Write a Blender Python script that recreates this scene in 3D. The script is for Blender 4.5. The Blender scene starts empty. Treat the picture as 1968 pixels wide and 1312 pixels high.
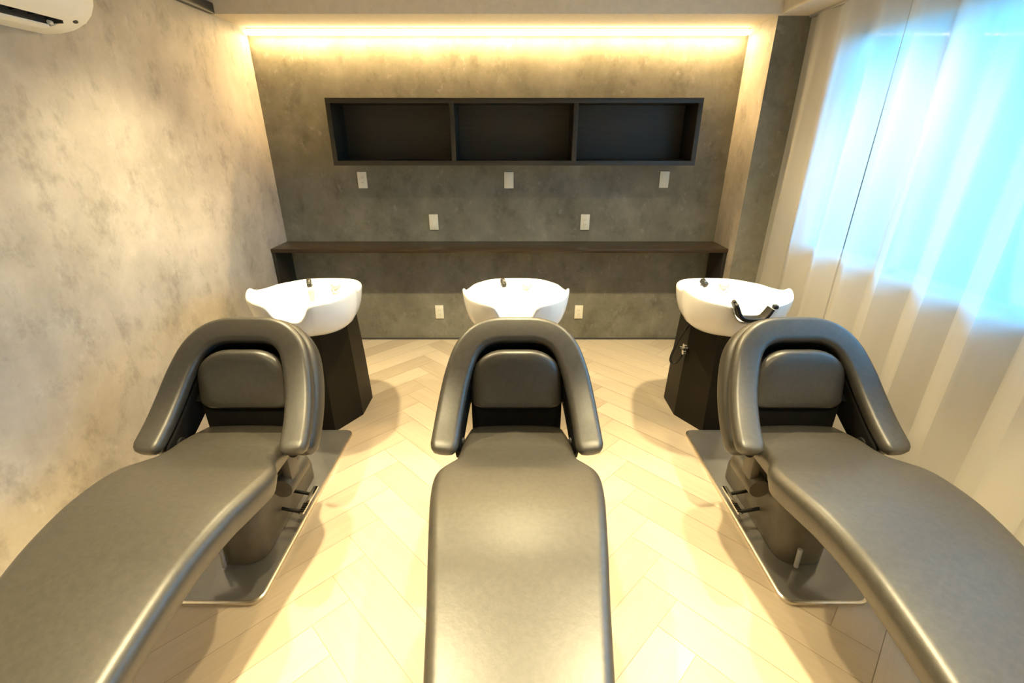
import bpy, bmesh, math, random
from mathutils import Vector, Matrix
random.seed(4)
S = bpy.context.scene
COL = S.collection

# ------------------------------------------------------------------ camera
CAM_H = 1.65
F_PX = 902.0
PITCH = math.atan(0.436)
cd = bpy.data.cameras.new('camera')
cam = bpy.data.objects.new('camera', cd)
COL.objects.link(cam)
cam.location = (0, 0, CAM_H)
cam.rotation_euler = (math.pi / 2 - PITCH, 0, 0)
cd.sensor_fit = 'HORIZONTAL'
cd.sensor_width = 36
cd.lens = 36 * F_PX / 1968
cd.shift_x = -3 / 1968
cd.clip_start = 0.02
S.camera = cam

# ------------------------------------------------------------------ colour management, world, lamps
S.view_settings.view_transform = 'Standard'
S.view_settings.look = 'None'
S.view_settings.gamma = 1
S.view_settings.use_curve_mapping = False
S.view_settings.exposure = 0.45
S.cycles.use_denoising = True
S.cycles.max_bounces = 10
S.cycles.transparent_max_bounces = 12
S.cycles.sample_clamp_indirect = 8

W = bpy.data.worlds.new('world')
S.world = W
W.use_nodes = True
wn = W.node_tree
wn.nodes.clear()
o = wn.nodes.new('ShaderNodeOutputWorld')
bg = wn.nodes.new('ShaderNodeBackground')
tc = wn.nodes.new('ShaderNodeTexCoord')
sp = wn.nodes.new('ShaderNodeSeparateXYZ')
rp = wn.nodes.new('ShaderNodeValToRGB')
rp.color_ramp.elements[0].position = 0.0
rp.color_ramp.elements[0].color = (0.02, 0.03, 0.04, 1)
rp.color_ramp.elements[1].position = 1.0
rp.color_ramp.elements[1].color = (0.05, 0.40, 1.0, 1)
e = rp.color_ramp.elements.new(0.49); e.color = (0.05, 0.10, 0.13, 1)
e = rp.color_ramp.elements.new(0.52); e.color = (0.06, 0.55, 1.0, 1)
mr = wn.nodes.new('ShaderNodeMapRange')
mr.inputs['From Min'].default_value = -1
wn.links.new(tc.outputs['Generated'], sp.inputs[0])
wn.links.new(sp.outputs['Z'], mr.inputs['Value'])
wn.links.new(mr.outputs[0], rp.inputs[0])
wn.links.new(rp.outputs[0], bg.inputs['Color'])
wn.links.new(bg.outputs[0], o.inputs['Surface'])
bg.inputs['Strength'].default_value = 15.5

WARM = (1.0, 0.82, 0.46)
def spot(x, y, z, power, size=150, blend=0.6, rad=0.035, col=WARM):
    l = bpy.data.lights.new('downlight_or_fill', 'SPOT')
    l.energy = power; l.spot_size = math.radians(size); l.spot_blend = blend
    l.shadow_soft_size = rad; l.color = col
    ob = bpy.data.objects.new('downlight_or_fill', l)
    ob.location = (x, y, z)
    COL.objects.link(ob)
CEIL = 2.56
for x in (-1.11, 0.05, 1.24):
    spot(x, 2.37, CEIL - .03, 205, 108, 1.0)
for x in (-0.84, 0.88):
    spot(x, 0.42, CEIL - .03, 360, 80, .5)
for x in (-0.66, 0.68):  # extra unseen spots behind the camera, added to wash the walls
    spot(x, -0.55, CEIL - .03, 60, 110, .5)

# the cove strip's own light, shining down the back wall
al = bpy.data.lights.new('cove_strip_light', 'AREA')
al.shape = 'RECTANGLE'; al.size = 3.40; al.size_y = 0.03; al.energy = 44; al.color = (1.0, 0.66, 0.28)
alo = bpy.data.objects.new('cove_strip_light', al)
alo.location = (-0.11, 3.79, 2.292)
alo.rotation_euler = (math.radians(-6), 0, 0)
COL.objects.link(alo)

# ------------------------------------------------------------------ materials
def new_mat(name):
    m = bpy.data.materials.new(name); m.use_nodes = True
    return m, m.node_tree, m.node_tree.nodes['Principled BSDF']

def noise_col(nt, bs, c1, c2, scale, detail=6, rough=.6, stretch=(1, 1, 1), lo=.35, hi=.65, bump=0, extra=None):
    tc = nt.nodes.new('ShaderNodeTexCoord')
    mp = nt.nodes.new('ShaderNodeMapping'); mp.inputs['Scale'].default_value = stretch
    n = nt.nodes.new('ShaderNodeTexNoise'); n.inputs['Scale'].default_value = scale
    n.inputs['Detail'].default_value = detail; n.inputs['Roughness'].default_value = rough
    r = nt.nodes.new('ShaderNodeValToRGB')
    r.color_ramp.elements[0].position = lo; r.color_ramp.elements[0].color = (*c1, 1)
    r.color_ramp.elements[1].position = hi; r.color_ramp.elements[1].color = (*c2, 1)
    nt.links.new(tc.outputs['Object'], mp.inputs[0]); nt.links.new(mp.outputs[0], n.inputs['Vector'])
    nt.links.new(n.outputs['Fac'], r.inputs[0])
    nt.links.new(r.outputs[0], bs.inputs['Base Color'])
    if bump:
        b = nt.nodes.new('ShaderNodeBump'); b.inputs['Strength'].default_value = bump; b.inputs['Distance'].default_value = .01
        nt.links.new(n.outputs['Fac'], b.inputs['Height']); nt.links.new(b.outputs[0], bs.inputs['Normal'])
    return mp, n, r

def mat_noise(name, c1, c2, scale, rough=.5, metal=0, spec=.5, bump=0, stretch=(1, 1, 1), coat=0, lo=.35, hi=.65):
    m, nt, bs = new_mat(name)
    noise_col(nt, bs, c1, c2, scale, stretch=stretch, bump=bump, lo=lo, hi=hi)
    bs.inputs['Roughness'].default_value = rough
    bs.inputs['Metallic'].default_value = metal
    bs.inputs['Specular IOR Level'].default_value = spec
    bs.inputs['Coat Weight'].default_value = coat
    return m

def wallpaper(name, dark, mid, light):
    """concrete look wallpaper: soft clouds, trowel blotches and short upright smudges"""
    m, nt, bs = new_mat(name)
    L = nt.links.new
    tc = nt.nodes.new('ShaderNodeTexCoord')
    def noise(scale, stretch, det=5, ro=.6, dist=0):
        mp = nt.nodes.new('ShaderNodeMapping'); mp.inputs['Scale'].default_value = stretch
        n = nt.nodes.new('ShaderNodeTexNoise'); n.inputs['Scale'].default_value = scale
        n.inputs['Detail'].default_value = det; n.inputs['Roughness'].default_value = ro
        n.inputs['Distortion'].default_value = dist
        L(tc.outputs['Object'], mp.inputs[0]); L(mp.outputs[0], n.inputs['Vector'])
        return n
    a = noise(2.6, (1, 1, .85), 8, .68, 0)
    r = nt.nodes.new('ShaderNodeValToRGB')
    r.color_ramp.elements[0].position = .3; r.color_ramp.elements[0].color = (*dark, 1)
    r.color_ramp.elements[1].position = .7; r.color_ramp.elements[1].color = (*light, 1)
    q = r.color_ramp.elements.new(.5); q.color = (*mid, 1)
    L(a.outputs['Fac'], r.inputs[0])
    b = noise(8.5, (1, 1, .72), 8, .68, 0)
    rb = nt.nodes.new('ShaderNodeValToRGB')
    rb.color_ramp.elements[0].position = .30; rb.color_ramp.elements[0].color = (.45, .45, .45, 1)
    rb.color_ramp.elements[1].position = .48; rb.color_ramp.elements[1].color = (1, 1, 1, 1)
    L(b.outputs['Fac'], rb.inputs[0])
    mx = nt.nodes.new('ShaderNodeMixRGB'); mx.blend_type = 'MULTIPLY'; mx.inputs[0].default_value = .55
    L(r.outputs[0], mx.inputs[1]); L(rb.outputs[0], mx.inputs[2])
    c = noise(13, (1, 1, .8), 8, .7, 0)
    rc = nt.nodes.new('ShaderNodeValToRGB')
    rc.color_ramp.elements[0].position = .58; rc.color_ramp.elements[0].color = (0, 0, 0, 1)
    rc.color_ramp.elements[1].position = .75; rc.color_ramp.elements[1].color = (.55, .55, .55, 1)
    L(c.outputs['Fac'], rc.inputs[0])
    mx2 = nt.nodes.new('ShaderNodeMixRGB'); mx2.blend_type = 'SCREEN'
    mx2.inputs[0].default_value = .24
    L(mx.outputs[0], mx2.inputs[1]); L(rc.outputs[0], mx2.inputs[2])
    L(mx2.outputs[0], bs.inputs['Base Color'])
    bs.inputs['Roughness'].default_value = .62
    bs.inputs['Specular IOR Level'].default_value = .3
    bp = nt.nodes.new('ShaderNodeBump'); bp.inputs['Strength'].default_value = .15; bp.inputs['Distance'].default_value = .004
    L(c.outputs['Fac'], bp.inputs['Height']); L(bp.outputs[0], bs.inputs['Normal'])
    return m

M = {}
M['paper'] = wallpaper('pale_concrete_wallpaper', (.33, .30, .255), (.44, .40, .345), (.55, .505, .44))
M['paper_dark'] = wallpaper('concrete_wallpaper_dark_tones', (.125, .12, .092), (.185, .178, .142), (.26, .25, .205))  # same pattern as the pale one, in darker tones
M['ceiling'] = mat_noise('ceiling_paint', (.60, .55, .46), (.66, .60, .51), 30, rough=.8)
M['leather'] = mat_noise('black_leatherette', (.032, .028, .021), (.045, .039, .030), 60, rough=.44, spec=.85, bump=.05)
M['shell'] = mat_noise('grey_black_leatherette', (.036, .033, .027), (.046, .042, .035), 60, rough=.42, spec=.55, bump=.06)
M['under'] = mat_noise('brown_grey_plastic_cover', (.075, .066, .05), (.10, .088, .068), 12, rough=.45)
M['black'] = mat_noise('black_plastic', (.004, .004, .004), (.008, .0075, .007), 20, rough=.5)
M['column'] = mat_noise('dark_brown_column_plastic', (.008, .006, .003), (.012, .009, .005), 8, rough=.5, spec=.22)
M['matte'] = mat_noise('matte_black_lining', (.003, .003, .003), (.006, .0055, .005), 20, rough=.8, spec=.12)
M['ceramic'] = mat_noise('white_ceramic', (.80, .79, .77), (.86, .85, .83), 6, rough=.12, spec=.6)
M['chrome'] = mat_noise('chrome', (.72, .72, .72), (.80, .80, .80), 6, rough=.12, metal=1)
M['plate'] = mat_noise('glossy_grey_steel', (.24, .235, .23), (.29, .285, .28), 4, rough=.16, metal=.55, coat=1)
M['plate_edge'] = mat_noise('brushed_steel_edge', (.70, .64, .55), (.78, .72, .62), 40, rough=.3, metal=1)
M['wood'] = mat_noise('dark_brown_melamine', (.020, .013, .008), (.045, .028, .015), 5, rough=.3, stretch=(1, 14, 14))
M['cab'] = mat_noise('black_brown_melamine', (.013, .011, .008), (.022, .018, .013), 5, rough=.5, stretch=(1, 14, 14))
M['plastic'] = mat_noise('ivory_switch_plastic', (.74, .72, .62), (.80, .78, .68), 6, rough=.35)
M['slot'] = mat_noise('dark_slot', (.03, .028, .025), (.05, .045, .04), 6, rough=.6)
M['ac'] = mat_noise('white_plastic', (.80, .79, .74), (.85, .84, .79), 6, rough=.35)
M['trim'] = mat_noise('charcoal_trim', (.05, .048, .046), (.07, .066, .062), 8, rough=.5)
M['frame'] = mat_noise('grey_window_frame', (.35, .35, .36), (.42, .42, .43), 8, rough=.4, metal=.3)
M['white_tube'] = mat_noise('white_hose_rubber', (.75, .73, .68), (.8, .78, .73), 8, rough=.4)
M['plaster'] = mat_noise('white_plaster', (.6, .58, .54), (.66, .64, .6), 12, rough=.8)

m, nt, bs = new_mat('warm_strip_diffuser')
bs.inputs['Base Color'].default_value = (1, .9, .7, 1)
bs.inputs['Emission Color'].default_value = (1.0, .80, .42, 1)
bs.inputs['Emission Strength'].default_value = 14.0
M['led'] = m

# clear pane: lets light through, keeps a reflection
m, nt, bs = new_mat('window_glass')
nt.nodes.remove(bs)
out = nt.nodes['Material Output']
tr = nt.nodes.new('ShaderNodeBsdfTransparent'); tr.inputs[0].default_value = (.93, .97, .97, 1)
gl = nt.nodes.new('ShaderNodeBsdfGlossy'); gl.inputs['Roughness'].default_value = .03
fr = nt.nodes.new('ShaderNodeFresnel'); fr.inputs[0].default_value = 1.45
mx = nt.nodes.new('ShaderNodeMixShader')
nt.links.new(fr.outputs[0], mx.inputs[0]); nt.links.new(tr.outputs[0], mx.inputs[1]); nt.links.new(gl.outputs[0], mx.inputs[2])
nt.links.new(mx.outputs[0], out.inputs[0])
M['glass'] = m

# sheer curtain: woven cloth that passes part of the light
m, nt, bs = new_mat('sheer_white_curtain')
nt.nodes.remove(bs)
out = nt.nodes['Material Output']
tcn = nt.nodes.new('ShaderNodeTexCoord')
mp = nt.nodes.new('ShaderNodeMapping'); mp.inputs['Scale'].default_value = (1, 1, .12)
ns = nt.nodes.new('ShaderNodeTexNoise'); ns.inputs['Scale'].default_value = 9
rr = nt.nodes.new('ShaderNodeValToRGB')
rr.color_ramp.elements[0].position = .3; rr.color_ramp.elements[0].color = (.60, .56, .50, 1)
rr.color_ramp.elements[1].position = .7; rr.color_ramp.elements[1].color = (.72, .68, .61, 1)
df = nt.nodes.new('ShaderNodeBsdfDiffuse')
tl = nt.nodes.new('ShaderNodeBsdfTranslucent'); tl.inputs[0].default_value = (.80, .82, .84, 1)
tp = nt.nodes.new('ShaderNodeBsdfTransparent')
m1 = nt.nodes.new('ShaderNodeMixShader'); m1.inputs[0].default_value = .55
m2 = nt.nodes.new('ShaderNodeMixShader'); m2.inputs[0].default_value = .22
L = nt.links.new
L(tcn.outputs['Object'], mp.inputs[0]); L(mp.outputs[0], ns.inputs['Vector']); L(ns.outputs['Fac'], rr.inputs[0])
L(rr.outputs[0], df.inputs[0])
L(df.outputs[0], m1.inputs[1]); L(tl.outputs[0], m1.inputs[2])
L(m1.outputs[0], m2.inputs[1]); L(tp.outputs[0], m2.inputs[2]); L(m2.outputs[0], out.inputs[0])
M['curtain'] = m

# floor: oak herringbone planks; each plank's own tone is a mesh attribute, grain runs along the plank
m, nt, bs = new_mat('herringbone_oak')
L = nt.links.new
at = nt.nodes.new('ShaderNodeAttribute'); at.attribute_name = 'tone'
uv = nt.nodes.new('ShaderNodeUVMap'); uv.uv_map = 'plank'
mp = nt.nodes.new('ShaderNodeMapping'); mp.inputs['Scale'].default_value = (1.6, 22, 1)
n1 = nt.nodes.new('ShaderNodeTexNoise'); n1.inputs['Scale'].default_value = 2.2; n1.inputs['Detail'].default_value = 6
n1.inputs['Distortion'].default_value = .8
L(uv.outputs[0], mp.inputs[0]); L(mp.outputs[0], n1.inputs['Vector'])
ad = nt.nodes.new('ShaderNodeMath'); ad.operation = 'MULTIPLY_ADD'; ad.inputs[1].default_value = .5
L(n1.outputs['Fac'], ad.inputs[0])
sc_ = nt.nodes.new('ShaderNodeMath'); sc_.operation = 'MULTIPLY'; sc_.inputs[1].default_value = .5
L(at.outputs['Fac'], sc_.inputs[0]); L(sc_.outputs[0], ad.inputs[2])
cr = nt.nodes.new('ShaderNodeValToRGB')
cr.color_ramp.elements[0].position = .15; cr.color_ramp.elements[0].color = (.42, .34, .25, 1)
cr.color_ramp.elements[1].position = .85; cr.color_ramp.elements[1].color = (.60, .51, .39, 1)
L(ad.outputs[0], cr.inputs[0]); L(cr.outputs[0], bs.inputs['Base Color'])
bs.inputs['Roughness'].default_value = .38
M['floor'] = m
M['seam'] = mat_noise('plank_seam', (.30, .23, .16), (.34, .27, .19), 20, rough=.6)

# ------------------------------------------------------------------ helpers
def link(name, me, mat, parent=None, loc=(0, 0, 0), smooth=40, mats=None):
    for mm in (mats or [mat]):
        me.materials.append(mm)
    if smooth:
        for p in me.polygons: p.use_smooth = True
        me.set_sharp_from_angle(angle=math.radians(smooth))
    ob = bpy.data.objects.new(name, me)
    COL.objects.link(ob)
    ob.location = loc
    if parent: ob.parent = parent
    return ob

def from_bm(bm, name):
    bmesh.ops.recalc_face_normals(bm, faces=bm.faces)
    me = bpy.data.meshes.new(name); bm.to_mesh(me); bm.free()
    return me

def bm_box(bm, a, b, bev=0, seg=2):
    t = bmesh.new()
    bmesh.ops.create_cube(t, size=1)
    a = Vector(a); b = Vector(b)
    for v in t.verts:
        v.co = Vector(((a[i] + b[i]) / 2 + v.co[i] * (b[i] - a[i]) for i in range(3)))
    if bev:
        bmesh.ops.bevel(t, geom=t.edges[:], offset=bev, segments=seg, affect='EDGES', profile=.5)
    me = bpy.data.meshes.new('t'); t.to_mesh(me); t.free()
    bm.from_mesh(me); bpy.data.meshes.remove(me)

def box(name, a, b, mat, parent=None, bev=0, seg=2, loc=(0, 0, 0)):
    bm = bmesh.new(); bm_box(bm, a, b, bev, seg)
    return link(name, from_bm(bm, name), mat, parent, loc)

def bm_loft(bm, rings, cap=True, closed=True):
    R = [[bm.verts.new(p) for p in r] for r in rings]
    n = len(R[0])
    for i in range(len(R) - 1):
        for j in range(n if closed else n - 1):
            k = (j + 1) % n
            try: bm.faces.new((R[i][j], R[i][k], R[i + 1][k], R[i + 1][j]))
            except ValueError: pass
    if cap:
        bm.faces.new(R[0]); bm.faces.new(R[-1][::-1])
    return R

def loft(name, rings, mat, parent=None, cap=True, closed=True, smooth=40, loc=(0, 0, 0)):
    bm = bmesh.new(); bm_loft(bm, rings, cap, closed)
    return link(name, from_bm(bm, name), mat, parent, loc, smooth)

def catmull(pts, n):
    """resample a polyline (tuples of any length) as a smooth curve"""
    P = [Vector(p) if len(p) <= 4 else p for p in pts]
    out = []
    m = len(pts)
    for i in range(m - 1):
        p0 = pts[max(i - 1, 0)]; p1 = pts[i]; p2 = pts[i + 1]; p3 = pts[min(i + 2, m - 1)]
        for s in range(n):
            t = s / n
            out.append(tuple(.5 * ((2 * b) + (-a + c) * t + (2 * a - 5 * b + 4 * c - d) * t * t + (-a + 3 * b - 3 * c + d) * t ** 3)
                             for a, b, c, d in zip(p0, p1, p2, p3)))
    out.append(tuple(pts[-1]))
    return out

def bm_tube(bm, pts, r, n=10):
    pts = [Vector(p) for p in pts]
    rings = []
    up = Vector((0, 0, 1))
    prev = None
    for i, p in enumerate(pts):
        t = (pts[min(i + 1, len(pts) - 1)] - pts[max(i - 1, 0)]).normalized()
        if prev is None:
            a = up if abs(t.dot(up)) < .9 else Vector((1, 0, 0))
            u = t.cross(a).normalized()
        else:
            u = (prev - t * prev.dot(t)).normalized()
        prev = u
        w = t.cross(u)
        rr = r[i] if isinstance(r, (list, tuple)) else r
        rings.append([p + (u * math.cos(2 * math.pi * k / n) + w * math.sin(2 * math.pi * k / n)) * rr for k in range(n)])
    bm_loft(bm, rings)

def tube(name, pts, r, mat, parent=None, n=10, loc=(0, 0, 0)):
    bm = bmesh.new(); bm_tube(bm, pts, r, n)
    return link(name, from_bm(bm, name), mat, parent, loc, 50)

def round_rect(w0, w1, d0, d1, r, n=5):
    """closed outline (u, v) of a rounded rectangle"""
    pts = []
    r = min(r, (w1 - w0) / 2 - 1e-4, (d1 - d0) / 2 - 1e-4)
    for cx, cy, a0 in ((w1 - r, d1 - r, 0), (w0 + r, d1 - r, 90), (w0 + r, d0 + r, 180), (w1 - r, d0 + r, 270)):
        for k in range(n + 1):
            a = math.radians(a0 + 90 * k / n)
            pts.append((cx + r * math.cos(a), cy + r * math.sin(a)))
    return pts

def thing(name, label, cat, loc=(0, 0, 0), group=None):
    ob = bpy.data.objects.new(name, None); COL.objects.link(ob)
    ob.empty_display_size = .1
    ob.location = loc
    ob['label'] = label; ob['category'] = cat
    if group: ob['group'] = group
    return ob

def tag(ob, label, cat, group=None):
    ob['label'] = label; ob['category'] = cat
    if group: ob['group'] = group
    return ob

def struct(ob):
    ob['kind'] = 'structure'
    return ob

def dup(root, loc, label):
    r = root.copy(); COL.objects.link(r); r.location = loc; r['label'] = label
    for ch in list(root.children):
        c = ch.copy(); COL.objects.link(c); c.parent = r
        for g in list(ch.children):
            d = g.copy(); COL.objects.link(d); d.parent = c
    return r

# ------------------------------------------------------------------ room
XL, XR = -1.85, 1.635           # left wall, right side of the niche
YB, YN, YF = 3.84, 3.46, -1.3   # back wall, niche front, wall behind the camera
ZB = 2.335                      # underside of the beam / niche ceiling
XW = 1.905                       # window wall

# floor of herringbone planks, trimmed to the room
def make_floor():
    bm = bmesh.new()
    tone = bm.faces.layers.float.new('tone')
    uvl = bm.loops.layers.uv.new('plank')
    w, l = .15, .9
    g = .0012
    ang = math.radians(45)
    rot = Matrix.Rotation(ang, 3, 'Z')
    n = int(l / w)
    for i in range(-42, 43):
        for j in range(-12, 13):
            # classic herringbone lattice: pairs of one lying and one upright plank
            ox = i * w + j * l
            oy = i * w - j * l
            for kind in (0, 1):
                if kind == 0:
                    x0, y0, x1, y1 = ox, oy, ox + l, oy + w
                else:
                    x0, y0, x1, y1 = ox, oy + w, ox + w, oy + w + l
                c = rot @ Vector(((x0 + x1) / 2, (y0 + y1) / 2, 0))
                if not (XL - .7 < c.x < XW + .7 and YF - .7 < c.y < YB + .7): continue
                co = [(x0 + g, y0 + g), (x1 - g, y0 + g), (x1 - g, y1 - g), (x0 + g, y1 - g)]
                vs = [bm.verts.new(rot @ Vector((a, b, 0))) for a, b in co]
                f = bm.faces.new(vs)
                f[tone] = random.random()
                off = random.random() * 40
                for lp, (a, b) in zip(f.loops, co):
                    u_, v_ = (a - x0, b - y0) if kind == 0 else (b - y0, a - x0)
                    lp[uvl].uv = (u_ + off, v_ + off * .37)
    for co, no in (((XL, 0, 0), (-1, 0, 0)), ((XW, 0, 0), (1, 0, 0)), ((0, YB, 0), (0, 1, 0)), ((0, YF, 0), (0, -1, 0))):
        bmesh.ops.bisect_plane(bm, geom=bm.verts[:] + bm.edges[:] + bm.faces[:], plane_co=co, plane_no=no, clear_outer=True)
    n0 = len(bm.faces)
    for f in bm.faces: f.material_index = 0
    # body of the floor below the planks, seen only as hairline seams
    before = set(bm.faces)
    bm_box(bm, (XL, YF, -.1), (XW, YB, -.0012))
    for f in bm.faces:
        if f not in before: f.material_index = 1
    me = bpy.data.meshes.new('floor'); bm.to_mesh(me); bm.free()
    return link('floor', me, None, smooth=0, mats=[M['floor'], M['seam']])
struct(make_floor())

struct(box('wall_left', (XL - .1, YF, 0), (XL, YB, 2.7), M['paper']))
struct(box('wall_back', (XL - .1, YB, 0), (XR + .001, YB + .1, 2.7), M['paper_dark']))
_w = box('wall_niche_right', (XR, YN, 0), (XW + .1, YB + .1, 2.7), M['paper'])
_w.data.materials.append(M['paper_dark'])          # pillar front takes the same darker wallpaper tones as the back wall
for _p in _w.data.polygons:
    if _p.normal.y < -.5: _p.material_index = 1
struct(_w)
struct(box('wall_front', (XL - .1, YF - .1, 0), (XW + .1, YF, 2.7), M['paper']))
struct(box('ceiling', (XL - .1, YF - .1, CEIL), (XR + .02, YN, CEIL + .14), M['ceiling']))
struct(box('ceiling_niche', (XL, YN - .045, ZB), (XR, YB, 2.7), M['ceiling']))
struct(box('ceiling_curtain_box', (XR + .001, YF, ZB), (XW + .1, YN - .001, 2.7), M['ceiling']))
struct(box('trim_1', (XL, YF, ZB - .002), (XL + .035, YN - .047, ZB + .055), M['trim'], bev=.003))
# baseboard along back wall
struct(box('baseboard_back', (XL, YB - .012, 0), (XR, YB, .014), M['trim'], bev=.002))

# window wall with one long opening
WY0, WY1, WZ0, WZ1 = -.4, 3.04, 1.0, 2.20
bm = bmesh.new()
bm_box(bm, (XW, YF, 0), (XW + .12, YN, WZ0))
bm_box(bm, (XW, YF, WZ1), (XW + .12, YN, 2.7))
bm_box(bm, (XW, WY1, WZ0), (XW + .12, YN, WZ1))
bm_box(bm, (XW, YF, WZ0), (XW + .12, WY0, WZ1))
struct(link('wall_right', from_bm(bm, 'wall_right'), M['plaster']))
win = thing('window_1', 'long window behind the sheer curtain', 'window')
del win['category']; win['kind'] = 'structure'; del win['label']
bm = bmesh.new()
fx0, fx1 = XW + .012, XW + .065
bm_box(bm, (fx0, WY0, WZ0), (fx1, WY1, WZ0 + .045))
bm_box(bm, (fx0, WY0, WZ1 - .045), (fx1, WY1, WZ1))
for y in (WY0 + .022, .55, 1.40, 2.33, WY1 - .022):
    bm_box(bm, (fx0, y - .032, WZ0), (fx1, y + .032, WZ1), .003)
link('window_frame', from_bm(bm, 'window_frame'), M['frame'], win)
box('window_pane', (fx0 + .02, WY0 + .03, WZ0 + .03), (fx0 + .026, WY1 - .03, WZ1 - .03), M['glass'], win)
box('window_sill', (XW - .015, WY0 - .02, WZ0 - .03), (XW + .12, WY1 + .02, WZ0 + .002), M['plaster'], win, bev=.004)

# ------------------------------------------------------------------ cove strip
t = thing('cove_light_strip', 'glowing warm white light strip along the top of the back wall', 'light strip', (0, YB, ZB))
box('aluminium_channel', (XL + .01, -.03, -.008), (XR - .01, -.001, -.0005), M['plate_edge'], t)
box('diffuser', (XL + .012, -.028, -.040), (XR - .012, -.003, -.008), M['led'], t, bev=.004)

# ------------------------------------------------------------------ wall cabinet (three open boxes)
CX0, CX1, CZ0, CZ1, CY0 = -1.278, 1.288, 1.462, 1.892, 3.56
t = thing('wall_shelf_unit', 'long black open wall shelf with three empty compartments above the counter', 'shelf', (0, YB, CZ0))
def cab(name, a, b, bev=.0015):
    a = (a[0], a[1] - YB, a[2] - CZ0); b = (b[0], b[1] - YB, b[2] - CZ0)
    return box(name, a, b, M['cab'], t, bev=bev)
th = .032
cab('top_board', (CX0, CY0, CZ1 - th), (CX1, YB - .001, CZ1))
cab('bottom_board', (CX0, CY0, CZ0), (CX1, YB - .001, CZ0 + th))
cab('side_board', (CX0, CY0, CZ0 + th), (CX0 + th, YB - .001, CZ1 - th))
cab('side_board', (CX1 - th, CY0, CZ0 + th), (CX1, YB - .001, CZ1 - th))
for x in (-.421, .427):
    cab('divider', (x - .016, CY0 + .002, CZ0 + th), (x + .016, YB - .012, CZ1 - th))
cab('back_panel', (CX0 + th, YB - .012, CZ0 + th), (CX1 - th, YB - .001, CZ1 - th), 0)

# ------------------------------------------------------------------ counter
t = thing('wall_counter', 'long dark brown counter board fixed along the back wall', 'counter', (0, YB, 0))
box('counter_top', (XL + .001, -.29, .838), (XR - .001, -.001, .868), M['wood'], t, bev=.002)
for x in (XL + .001, XR - .026):
    box('side_panel', (x, -.28, .0), (x + .025, -.013, .838), M['cab'], t, bev=.001)

# ------------------------------------------------------------------ switch and outlet plates
def plate(x, z, kind, label):
    t = thing('wall_outlet' if kind == 'outlet' else 'wall_switch', label, 'outlet' if kind == 'outlet' else 'switch', (x, YB, z), 'ivory plates on the back wall')
    box('cover_plate', (-.036, -.009, -.061), (.036, -.0005, .061), M['plastic'], t, bev=.003)
    if kind == 'outlet':
        ins = box('socket_insert', (-.014, -.012, -.034), (.014, -.009, .034), M['plastic'], t, bev=.001)
        for zz in (-.018, .018):
            for xx in (-.0055, .0055):
                box('socket_slot', (xx - .001, -.0126, zz - .004), (xx + .001, -.012, zz + .004), M['slot'], ins)
    else:
        box('rocker', (-.02, -.0125, -.045), (.02, -.009, .045), M['plastic'], t, bev=.002)
    return t
plate(-1.172, 1.342, 'outlet', 'ivory outlet plate below the left end of the black wall shelf')
plate(-.036, 1.342, 'switch', 'ivory switch plate just below the middle compartment of the wall shelf')
plate(1.168, 1.345, 'switch', 'bluish white switch plate below the right end of the wall shelf')
plate(-.64, 1.022, 'switch', 'ivory switch plate above the counter, left of the centre basin')
plate(.573, 1.022, 'outlet', 'ivory outlet plate above the counter, right of the centre basin')
plate(-.642, .257, 'outlet', 'small ivory outlet low on the wall to the left of the centre basin')
plate(.565, .257, 'outlet', 'small ivory outlet low on the wall to the right of the centre basin')

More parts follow.
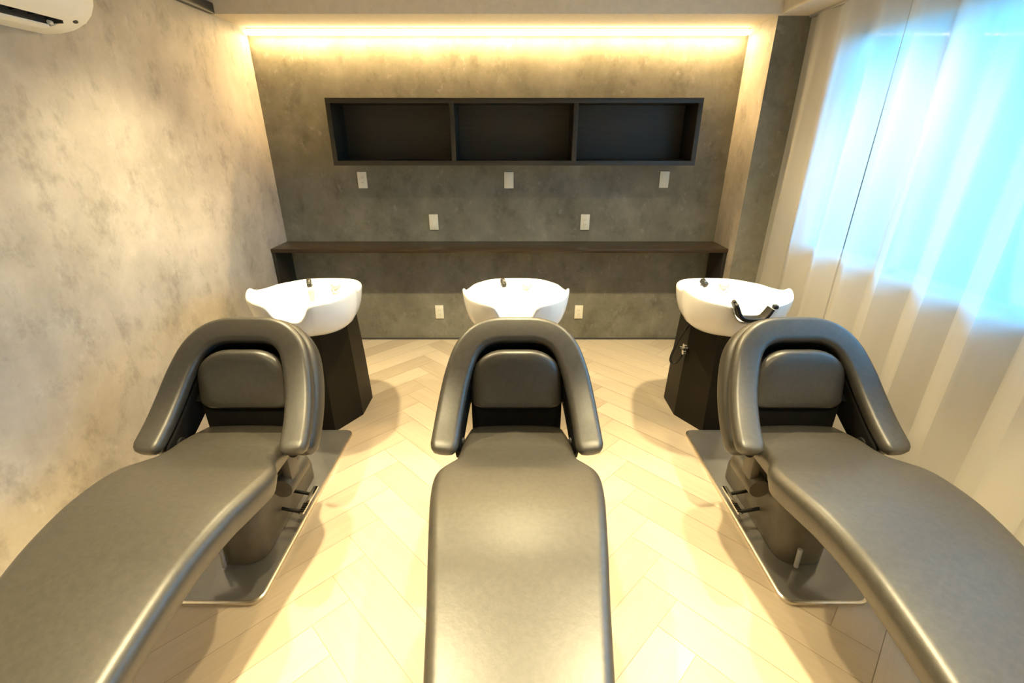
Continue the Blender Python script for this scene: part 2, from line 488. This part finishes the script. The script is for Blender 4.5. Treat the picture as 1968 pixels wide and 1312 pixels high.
# ------------------------------------------------------------------ air conditioner
def make_ac():
    t = thing('air_conditioner', 'white wall air conditioner high on the left wall', 'air conditioner', (XL, 2.2, 2.02))
    prof = [(0.001, .0), (.06, .001), (.10, .008)]
    slot_in = [(.105, .009), (.105, .07), (.160, .085), (.160, .030)]
    tail = [(.175, .036), (.205, .062), (.225, .095), (.236, .14), (.238, .20), (.236, .255), (.222, .275), (.19, .285), (0.001, .285)]
    y0, y1, ye = -1.0, -.105, 0
    A = prof + slot_in + tail
    Bp = prof + [(.105, .009), (.12, .013), (.14, .020), (.160, .030)] + tail
    bm = bmesh.new()
    bm_loft(bm, [[(x, y0 + .06, z) for x, z in A], [(x, y1, z) for x, z in A]])
    def shr(k, y, pr):
        cx, cz = .0, .15
        return [(cx + (x - cx) * k, y, cz + (z - cz) * k) for x, z in pr]
    bm_loft(bm, [shr(1, y1, Bp), shr(1, ye - .03, Bp), shr(.985, ye - .012, Bp), shr(.955, ye - .003, Bp), shr(.9, ye, Bp)])
    bm_loft(bm, [shr(.97, y0, Bp), shr(1, y0 + .02, Bp), shr(1, y0 + .06, Bp)])
    body = link('body', from_bm(bm, 'body'), M['ac'], t, smooth=45)
    # louvre channel lining, flap and guide vanes
    bm = bmesh.new()
    bm_box(bm, (.1056, y0 + .062, .068), (.1594, y1 - .001, .0695))
    bm_box(bm, (.1050, y0 + .062, .012), (.1062, y1 - .001, .069))
    bm_box(bm, (.1588, y0 + .062, .034), (.1598, y1 - .001, .083))
    bm_box(bm, (.106, y1 - .002, .02), (.159, y1 - .0005, .069))
    link('air_outlet', from_bm(bm, 'lining'), M['slot'], t, smooth=0)
    for k in range(12):
        y = y0 + .12 + k * .068
        box('guide_vane', (.118, y, .03), (.15, y + .003, .066), M['black'], t)
    bm = bmesh.new()
    bm_loft(bm, [[(.088, y, .001), (.112, y, .010), (.113, y, .015), (.088, y, .008)] for y in (y0 + .07, y1 - .012)])
    link('louvre_flap', from_bm(bm, 'flap'), M['ac'], t, smooth=30)
    tube('flap_hinge', [(.118, y1 - .018, .022), (.118, y1 - .004, .022)], .007, M['ac'], t)
    bm = bmesh.new()
    bm_loft(bm, [[(.172 + .006 * math.cos(a) * 1.0, -.062 + .011 * math.sin(a), z + .006 * math.cos(a) * .6) for a in [k * math.pi / 6 for k in range(12)]] for z in (.0315, .038)])
    link('sensor_window', from_bm(bm, 'sensor'), M['slot'], t)
    # thin joint between front panel and end
    return t
make_ac()

# ------------------------------------------------------------------ curtain, accordion pleated
def curtain(y_hi, y_lo, label, seed):
    rnd = random.Random(seed)
    P = .262
    ref = 2.616
    ys = []
    # corner list of the zigzag going down in y: crease far (x max) then near (x min)
    k0 = math.ceil((ref - y_hi) / P) - 1
    corners = []
    k = k0
    while True:
        yc = ref - k * P
        corners.append((1.853, yc)); corners.append((1.768, yc - .158))
        k += 1
        if yc < y_lo - P: break
    def xat(y):
        for (xa, ya), (xb, yb) in zip(corners, corners[1:]):
            if ya >= y >= yb:
                u = (ya - y) / (ya - yb)
                return xa + (xb - xa) * u
        return 1.82
    n = int((y_hi - y_lo) / .011)
    zs = [.012, .06, .35, .65, .9, 1.1, 1.3, 1.5, 1.7, 1.9, 2.1, 2.24, 2.29, ZB - .016]
    ph = [rnd.uniform(0, 6.28) for _ in range(6)]
    rings = []
    def surf(y, z, off=0):
        h = z / ZB
        # box average keeps creases crisp at the hem and rounder towards the rail
        rad = .004 + .020 * h ** 2
        x = sum(xat(min(y_hi - .001, max(y_lo + .001, y + d * rad))) for d in (-1, -.5, 0, .5, 1)) / 5
        amp = 1 - .35 * h ** 3
        x = 1.812 + (x - 1.812) * amp
        x += .010 * h * (math.sin(y * 13 + ph[0] + z * .9) + .6 * math.sin(y * 31 + ph[1] - z * 1.3))
        x -= (1 - h) * .01
        yy = y + .010 * math.sin(z * 1.7 + y * 3 + ph[2]) * h
        return (x + off, yy, z)
    for z in zs:
        rings.append([surf(y_hi - (y_hi - y_lo) * i / n, z) for i in range(n + 1)])
    bm = bmesh.new()
    bm_loft(bm, rings, cap=False, closed=False)
    me = from_bm(bm, 'curtain')
    t = thing('curtain', label, 'curtain', (0, 0, 0))
    cl = link('cloth', me, M['curtain'], t, smooth=28)
    rnda = [surf(y_hi - (y_hi - y_lo) * i / n, .014) for i in range(n + 1)]
    bm = bmesh.new()
    bm_loft(bm, [[(p[0] - .0015, p[1], .006) for p in rnda], [(p[0] - .0015, p[1], .05) for p in rnda]], cap=False, closed=False)
    link('hem', from_bm(bm, 'hem'), M['curtain'], t, smooth=28)
    # leading edge seam
    for ye in (y_hi, y_lo):
        pts = [surf(min(max(ye, y_lo + .002), y_hi - .002), z, -.001) for z in zs]
        tube('edge_seam', pts, .0012, M['frame'] if abs(ye - 2.6) < .08 else M['curtain'], t, 6)
    return t
curtain(3.43, 2.6025, 'narrow far panel of the sheer pleated curtain beside the dark pillar', 1)
curtain(2.6015, -1.0, 'wide near panel of the sheer pleated curtain glowing blue over the window', 2)
tag(box('curtain_rail', (1.815, -1.1, ZB - .014), (1.84, 3.44, ZB - .0005), M['frame'], bev=.002), 'slim rail under the ceiling box carrying the sheer curtain', 'curtain rail')

# ------------------------------------------------------------------ shampoo chair (built around x = 0, y as measured in the room)
CHAIR_Y = 1.60
def sh(p): return (p[0], p[1] - CHAIR_Y, p[2])

def make_chair(label):
    t = thing('shampoo_chair', label, 'shampoo chair', (0, CHAIR_Y, 0), 'row of black reclining shampoo chairs')
    # --- seat running into the leg rest: (y, top z, half width, thickness)
    st = [(1.715, .500, .205, .10), (1.60, .520, .224, .11), (1.52, .530, .228, .115), (1.455, .542, .238, .12), (1.405, .553, .268, .12),
          (1.36, .563, .291, .12), (1.30, .575, .295, .12), (1.20, .590, .287, .12), (1.10, .597, .274, .12), (.96, .588, .256, .12),
          (.83, .558, .240, .12), (.66, .508, .223, .115), (.50, .446, .210, .11), (.38, .395, .200, .10)]
    st = catmull(st, 4)
    def ring(i, k=1.0, push=0.0):
        y, z, hw, th = st[i]
        ya, za = st[max(i - 1, 0)][:2]; yb, zb = st[min(i + 1, len(st) - 1)][:2]
        T = Vector((0, yb - ya, zb - za)).normalized()
        N = Vector((0, -T.z, T.y));
        if N.z < 0: N = -N
        out = []
        # outline: crowned top, generous top radius, tucked underside
        rt, rb, tuck = .038, .03, .028
        pts = []
        for a in range(0, 7):
            q = math.radians(90 - 15 * a); pts.append((hw - rt + rt * math.cos(q), -rt + rt * math.sin(q)))
        for a in range(0, 5):
            q = math.radians(0 - 22.5 * a); pts.append((hw - tuck * (1) - rb + rb * math.cos(q) + tuck * (1 - a / 4) * .6, -th + rb + rb * math.sin(q)))
        full = pts + [(-x, v) for x, v in pts[::-1]]
        # add crown points along the top
        crown = [(-(hw - rt) + 2 * (hw - rt) * c / 8, .006 * (1 - (2 * c / 8 - 1) ** 2)) for c in range(1, 8)]
        full = full + crown
        for x, v in full:
            vv = -th / 2 + (v + th / 2) * k
            out.append(sh(Vector((x * (1 - (1 - k) * .35), y, z)) + N * vv + T * push))
        return out
    n = len(st) - 1
    rings = [ring(0, .45, -.028), ring(0, .75, -.020), ring(0, .93, -.009)] + [ring(i) for i in range(len(st))] + \
            [ring(n, .93, .012), ring(n, .75, .026), ring(n, .45, .034)]
    loft('seat', rings, M['leather'], t, smooth=60)
    # seat pan under the cushion
    pan = []
    for y, z, hw in ((1.66, .425, .15), (1.45, .43, .19), (1.25, .462, .21), (1.05, .468, .19), (.85, .425, .16)):
        pan.append([sh((x, y, z + v - .012)) for x, v in round_rect(-hw, hw, -.02, .012, .014, 3)])
    loft('seat_pan', pan, M['under'], t)

    # --- back: padded U frame, its shell, the panel behind and the inner cushion
    half = [(0, 1.843, .910), (.09, 1.842, .908), (.158, 1.824, .889), (.209, 1.786, .843), (.242, 1.722, .768), (.262, 1.655, .690), (.275, 1.58, .620), (.283, 1.505, .568)]
    H = catmull(half, 6)
    path = [(-p[0], p[1], p[2]) for p in H[::-1]] + H[1:]
    path = [Vector(p) for p in path]
    N0 = Vector((0, -.72, .69)).normalized()
    frames = []
    for i, p in enumerate(path):
        T = (path[min(i + 1, len(path) - 1)] - path[max(i - 1, 0)]).normalized()
        Wd = T.cross(N0).normalized()
        N = Wd.cross(T).normalized()
        if N.dot(N0) < 0: N = -N
        # Wd points to the outside of the U
        if Wd.dot(Vector((p.x, 0, p.z - .6))) < 0: Wd = -Wd
        frames.append((p, T, Wd, N))
    def sweep(outline_fn, name, mat, parent, endk=.035, smooth=60, trim=0):
        frs = frames[trim:len(frames) - trim] if trim else frames
        rings = []
        m_ = len(frames)
        def mk(fr, k, push, s):
            p, T, Wd, N = fr
            ol = outline_fn(s)
            cu = sum(a for a, b in ol) / len(ol); cv = sum(b for a, b in ol) / len(ol)
            return [sh(p + Wd * (cu + (u - cu) * k) + N * (cv + (v - cv) * k) + T * push) for u, v in ol]
        for k, pu in ((.35, 1.0), (.7, .85), (.9, .5)):
            rings.append(mk(frs[0], k, -endk * pu, 1.0))
        for i, fr in enumerate(frames):
            if i < trim or i >= m_ - trim: continue
            s = abs(i / (m_ - 1) * 2 - 1)
            rings.append(mk(fr, 1, 0, s))
        for k, pu in ((.9, .5), (.7, .85), (.35, 1.0)):
            rings.append(mk(frs[-1], k, endk * pu, 1.0))
        return loft(name, rings, mat, parent, smooth=smooth)
    # s = 0 at the crown, 1 at the arm ends
    sweep(lambda s: round_rect(-.056 + .002 * s, .057 - .003 * s, -.060, .0, .024, 5), 'back_frame', M['leather'], t, .036)
    sh_out = lambda s: round_rect(-.045 + .01 * s, .080 - .026 * s, -.150 - .02 * math.sin(min(1, s) * 3.14), -.060, .032, 5)
    sweep(sh_out, 'back_shell', M['shell'], t, .03, trim=2)
    # dark inside wall between frame and shell (seam)
    sweep(lambda s: round_rect(-.040, .044, -.068, -.054, .006, 2), 'seam', M['black'], t, .026, trim=1)
    sweep(lambda s: round_rect(-.058, -.036, -.225 + .07 * s * s, -.056, .008, 2), 'inner_lining', M['matte'], t, .02, trim=1)
    # panel closing the U behind the cushion
    mid = len(frames) // 2
    rows = []
    for j in range(0, 31):
        fr = frames[mid + j]
        p, T, Wd, N = fr
        if p.z < .600: break
        a = p - Wd * .03 - N * .085
        rows.append(a)
    bm = bmesh.new()
    secs = []
    for a in rows:
        wx = max(a.x, .02)
        front = [sh((wx * (c / 6 - 1), a.y + .035 * (1 - (c / 6 - 1) ** 2), a.z - .02 * (1 - (c / 6 - 1) ** 2))) for c in range(13)]
        back = [(x, y + .026, z - .022) for x, y, z in front[::-1]]
        secs.append(front + back)
    bm_loft(bm, secs)
    link('back_panel', from_bm(bm, 'bp'), M['matte'], t, smooth=50)
    # inner cushion: D shaped pillow
    cu = Vector((0, 1.742, .712))
    Uz = Vector((0, .055, .263)).normalized(); Nn = Vector((0, -.263, .055)).normalized() ; Nn = Vector((0, -Uz.z, Uz.y))
    hw, hh = .193, .127
    def dshape(k):
        pts = []
        for cx, cy, a0, r in ((hw - .14, hh - .125, 0, (.14, .125)), (-hw + .14, hh - .125, 90, (.14, .125)), (-hw + .055, -hh + .035, 180, (.055, .035)), (hw - .055, -hh + .035, 270, (.055, .035))):
            for q in range(9):
                a = math.radians(a0 + 90 * q / 8)
                pts.append(((cx + r[0] * math.cos(a)), (cy + r[1] * math.sin(a))))
        return [(x * k, y * k) for x, y in pts]
    rings = []
    for k, d in ((.90, -.050), (.985, -.040), (1.0, -.022), (.985, -.008), (.945, .003), (.88, .009), (.7, .014), (.45, .017), (.15, .018)):
        rings.append([sh(cu + Vector((x, 0, 0)) + Uz * y + Nn * d) for x, y in dshape(k)])
    loft('inner_cushion', rings, M['leather'], t, smooth=60)
    # bracket joining back and seat
    box('back_bracket', sh((-.193, 1.735, .40)), sh((.193, 1.775, .625)), M['matte'], t, bev=.006)
    for s in (-1, 1):
        tube('arm_hinge', [sh((s * .215, 1.60, .50)), sh((s * .262, 1.60, .50))], .022, M['black'], t, 16)

    # --- lift pedestal
    ped = []
    for z, hw, y0, y1 in ((.022, .100, 1.42, 2.02), (.10, .100, 1.42, 2.02), (.20, .096, 1.45, 1.98), (.32, .088, 1.50, 1.88), (.43, .080, 1.52, 1.78)):
        ped.append([sh((u, v, z)) for u, v in round_rect(-hw, hw, y0, y1, .07, 6)])
    loft('pedestal', ped, M['under'], t)
    tube('lift_piston', [sh((-.045, 1.40, .03)), sh((-.045, 1.405, .12))], .009, M['frame'], t, 14)
    for s in (-1, 1):
        a = tube('pivot_housing', [sh((s * .135, 1.615, .245)), sh((s * .135, 1.625, .245)), sh((s * .135, 1.80, .245))], [.044, .048, .048], M['under'], t, 24)
        box('link_arm', sh((s * .155 - .02, 1.64, .24)), sh((s * .155 + .02, 1.72, .445)), M['under'], t, bev=.01)
        pd = box('foot_pedal', sh((s * .188 - .012, 1.62, .095)), sh((s * .188 + .012, 1.80, .105)), M['chrome'], t, bev=.003)
        for y in (1.64, 1.755):
            tube('pedal_arm', [sh((s * .09, y, .115)), sh((s * .19, y, .092))], .008, M['black'], t, 10)
        for q in range(5):
            box('grip_rib', sh((s * .188 - .0115, 1.63 + q * .012, .105)), sh((s * .188 + .0115, 1.634 + q * .012, .1075)), M['black'], pd)
    # --- floor plate: bevelled steel rim, polished top
    rr = []
    for z, g in ((0.0, 0), (.014, 0), (.018, .005)):
        rr.append([sh((u, v, z)) for u, v in round_rect(-.172 + g, .172 - g, 1.245 + g, 2.404 - g, .05, 8)])
    pl = loft('base_plate', rr, M['plate_edge'], t, smooth=30)
    loft('polished_top', [[sh((u, v, z)) for u, v in round_rect(-.163, .163, 1.254, 2.396, .043, 8)] for z in (.017, .0195)], M['plate'], pl, smooth=30)
    return t

# ------------------------------------------------------------------ shampoo basin
BASIN_Y = 2.50
def sb(p): return (p[0], p[1] - BASIN_Y, p[2])
def make_basin(label):
    t = thing('shampoo_basin', label, 'shampoo basin', (0, BASIN_Y, 0), 'row of white shampoo basins on dark columns')
    half = [(0, 2.235, .775), (.05, 2.233, .780), (.082, 2.230, .812), (.105, 2.228, .852), (.135, 2.234, .868), (.19, 2.262, .873), (.243, 2.312, .878), (.276, 2.375, .888),
            (.288, 2.43, .896), (.283, 2.475, .874), (.275, 2.53, .862), (.264, 2.60, .854), (.247, 2.67, .850), (.215, 2.745, .842), (.165, 2.81, .838), (.09, 2.845, .836), (0, 2.852, .836)]
    H = catmull(half, 4)
    rim = H + [(-p[0], p[1], p[2]) for p in H[-2:0:-1]]
    cx, cy = 0, 2.50
    def sc(k, f, kk=None):
        return [sb((cx + (x - cx) * (kk or k), cy + (y - cy) * k, f(x, y, z))) for x, y, z in rim]
    back = lambda y: max(0, min(1, (y - 2.56) / .12))
    rings = []
    zb = .655
    lerp = lambda z, u: z + (zb - z) * u
    # outside, from the foot up
    for k, u in ((.42, 1.0), (.55, .985), (.70, .92), (.82, .80), (.905, .62), (.955, .42), (.985, .22), (.998, .08), (1.0, .02)):
        rings.append([sb((x * k, cy + .03 * (1 - k) + (y - cy) * k, lerp(z, u))) for x, y, z in rim])
    # over the lip
    rings.append(sc(.992, lambda x, y, z: z + .004))
    rings.append(sc(.975, lambda x, y, z: z + .006))
    rings.append(sc(.955, lambda x, y, z: z + .002))
    # inside, with the tap deck at the back
    def inside(k, zz):
        out = []
        for x, y, z in rim:
            b = back(y)
            deck = .818 - .004 * (1 - k)
            zi = z + (zz - z) * 1.0
            zi = min(z, zi) if k < .95 else zi
            yy = cy + (y - cy) * k; xx = x * k
            kd = max(0, min(1, (k - .55) / .15))
            zf = zi * (1 - b * kd) + deck * b * kd
            out.append(sb((xx, yy, zf)))
        return out
    rings.append(sc(.93, lambda x, y, z: z - .012))
    rings.append(inside(.88, .80)); rings.append(inside(.80, .755)); rings.append(inside(.68, .722))
    rings.append(inside(.52, .708)); rings.append(inside(.34, .702)); rings.append(inside(.15, .70))
    bm = bmesh.new(); bm_loft(bm, rings)
    link('basin', from_bm(bm, 'basin'), M['ceramic'], t, smooth=55)
    # column: eight sided, flaring to the floor
    cr = []
    for z, s in ((.0, 1.0), (.02, 1.0), (.33, .95), (.665, .86)):
        c0 = 2.65
        pl = [(-.055, 2.408), (.055, 2.408), (.168, 2.60), (.168, 2.82), (.10, 2.92), (-.10, 2.92), (-.168, 2.82), (-.168, 2.60)]
        cr.append([sb((x * s, c0 + (y - c0) * s, z)) for x, y in pl])
    loft('column', cr, M['column'], t, smooth=20)
    # tap on the deck
    tap = tube('tap_base', [sb((-.075, 2.705, .812)), sb((-.075, 2.705, .838))], .017, M['chrome'], t, 20)
    bm = bmesh.new(); bm_box(bm, (-.013, -.022, 0), (.013, .03, .03), .005)
    for v in bm.verts:
        v.co = Matrix.Rotation(.35, 3, 'Z') @ (Matrix.Rotation(.5, 3, 'X') @ v.co)
    lv = link('tap_lever', from_bm(bm, 'lever'), M['black'], t, sb((-.075, 2.70, .840)))
    bm = bmesh.new(); bm_box(bm, (-.004, -.004, .028), (.006, .010, .033), .002)
    for v in bm.verts:
        v.co = Matrix.Rotation(.35, 3, 'Z') @ (Matrix.Rotation(.5, 3, 'X') @ v.co)
    link('lever_badge', from_bm(bm, 'badge'), M['chrome'], lv)
    # shower head parked in a ring in the deck
    bm = bmesh.new()
    pts = [sb((.067 + .027 * math.cos(a), 2.735 + .027 * math.sin(a), .826)) for a in [k * math.pi / 12 for k in range(25)]]
    bm_tube(bm, pts, .0035, 8)
    link('shower_ring', from_bm(bm, 'ring'), M['frame'], t)
    tube('shower_head', [sb((.067, 2.74, .812)), sb((.067, 2.74, .832)), sb((.067, 2.74, .840))], [.018, .020, .014], M['ceramic'], t, 20)
    # supply hose at the foot
    tube('drain_hose', catmull([sb((-.03, 2.91, .05)), sb((-.05, 3.02, .03)), sb((-.02, 3.13, .011)), sb((.04, 3.15, .011)), sb((.05, 3.06, .011)), sb((.02, 3.02, .011))], 5), .006, M['white_tube'], t, 8)
    return t

XS = (-1.142, .013, 1.206)
chair = make_chair('black reclining shampoo chair in the middle, in front of the centre basin')
chair.location.x = XS[1]
dup(chair, (XS[0], CHAIR_Y, 0), 'black reclining shampoo chair on the left, beside the pale concrete wall')
dup(chair, (XS[2], CHAIR_Y, 0), 'black shampoo chair with blue window sheen beside the pleated curtain')
bas = make_basin('white shampoo basin in the middle, behind the centre chair')
bas.location.x = XS[1]
dup(bas, (XS[0], BASIN_Y, 0), 'white shampoo basin on a dark column nearest the left concrete wall')
rb = dup(bas, (XS[2], BASIN_Y, 0), 'white shampoo basin with a black neck pad, nearest the curtain')

# service valves and hose on the right basin's column
vl = tube('service_valve', [(-.150, .10, .475), (-.185, .10, .475)], .009, M['chrome'], rb, 14)
tube('valve_knob', [(-.165, .085, .492), (-.180, .085, .492)], .016, M['chrome'], vl, 16)
tube('valve_knob', [(-.165, .085, .452), (-.180, .085, .452)], .015, M['chrome'], vl, 16)
tube('valve_knob', [(-.192, .085, .485), (-.205, .085, .485)], .010, M['chrome'], vl, 16)
tube('supply_hose', catmull([(-.135, .12, .65), (-.175, .12, .58), (-.215, .12, .48), (-.235, .12, .40), (-.225, .12, .365), (-.200, .11, .37), (-.178, .10, .42), (-.165, .10, .47)], 6), .007, M['black'], rb, 10)

# black neck pad lying in the notch of the right basin
def neck_pad():
    t = thing('neck_pad', 'black rubber neck pad hooked over the front lip of the right basin', 'neck pad', (XS[2], 2.23, .79))
    pts = catmull([(-.118, .0, .105), (-.108, -.004, .078), (-.085, -.006, .030), (-.055, -.008, .004), (0, -.010, -.002), (.055, -.008, .004), (.080, -.006, .030), (.100, -.004, .066)], 5)
    rings = []
    P = [Vector(p) for p in pts]
    for i, p in enumerate(P):
        T = (P[min(i + 1, len(P) - 1)] - P[max(i - 1, 0)]).normalized()
        Y = Vector((0, 1, 0)); Wd = T.cross(Y).normalized()
        if Wd.z < 0: Wd = -Wd
        u = i / (len(P) - 1)
        th = .010 + .004 * math.sin(u * math.pi)
        ww = .030 if u > .06 else .012
        rings.append([p + Y * a + Wd * b for a, b in round_rect(-ww, ww, .006, .006 + th * 1.6, .006, 3)])
    pad = loft('pad', rings, M['black'], t, smooth=60)
    box('strap_stud', (.088, -.03, .072), (.112, -.002, .094), M['black'], t, bev=.006)
    return t
neck_pad()
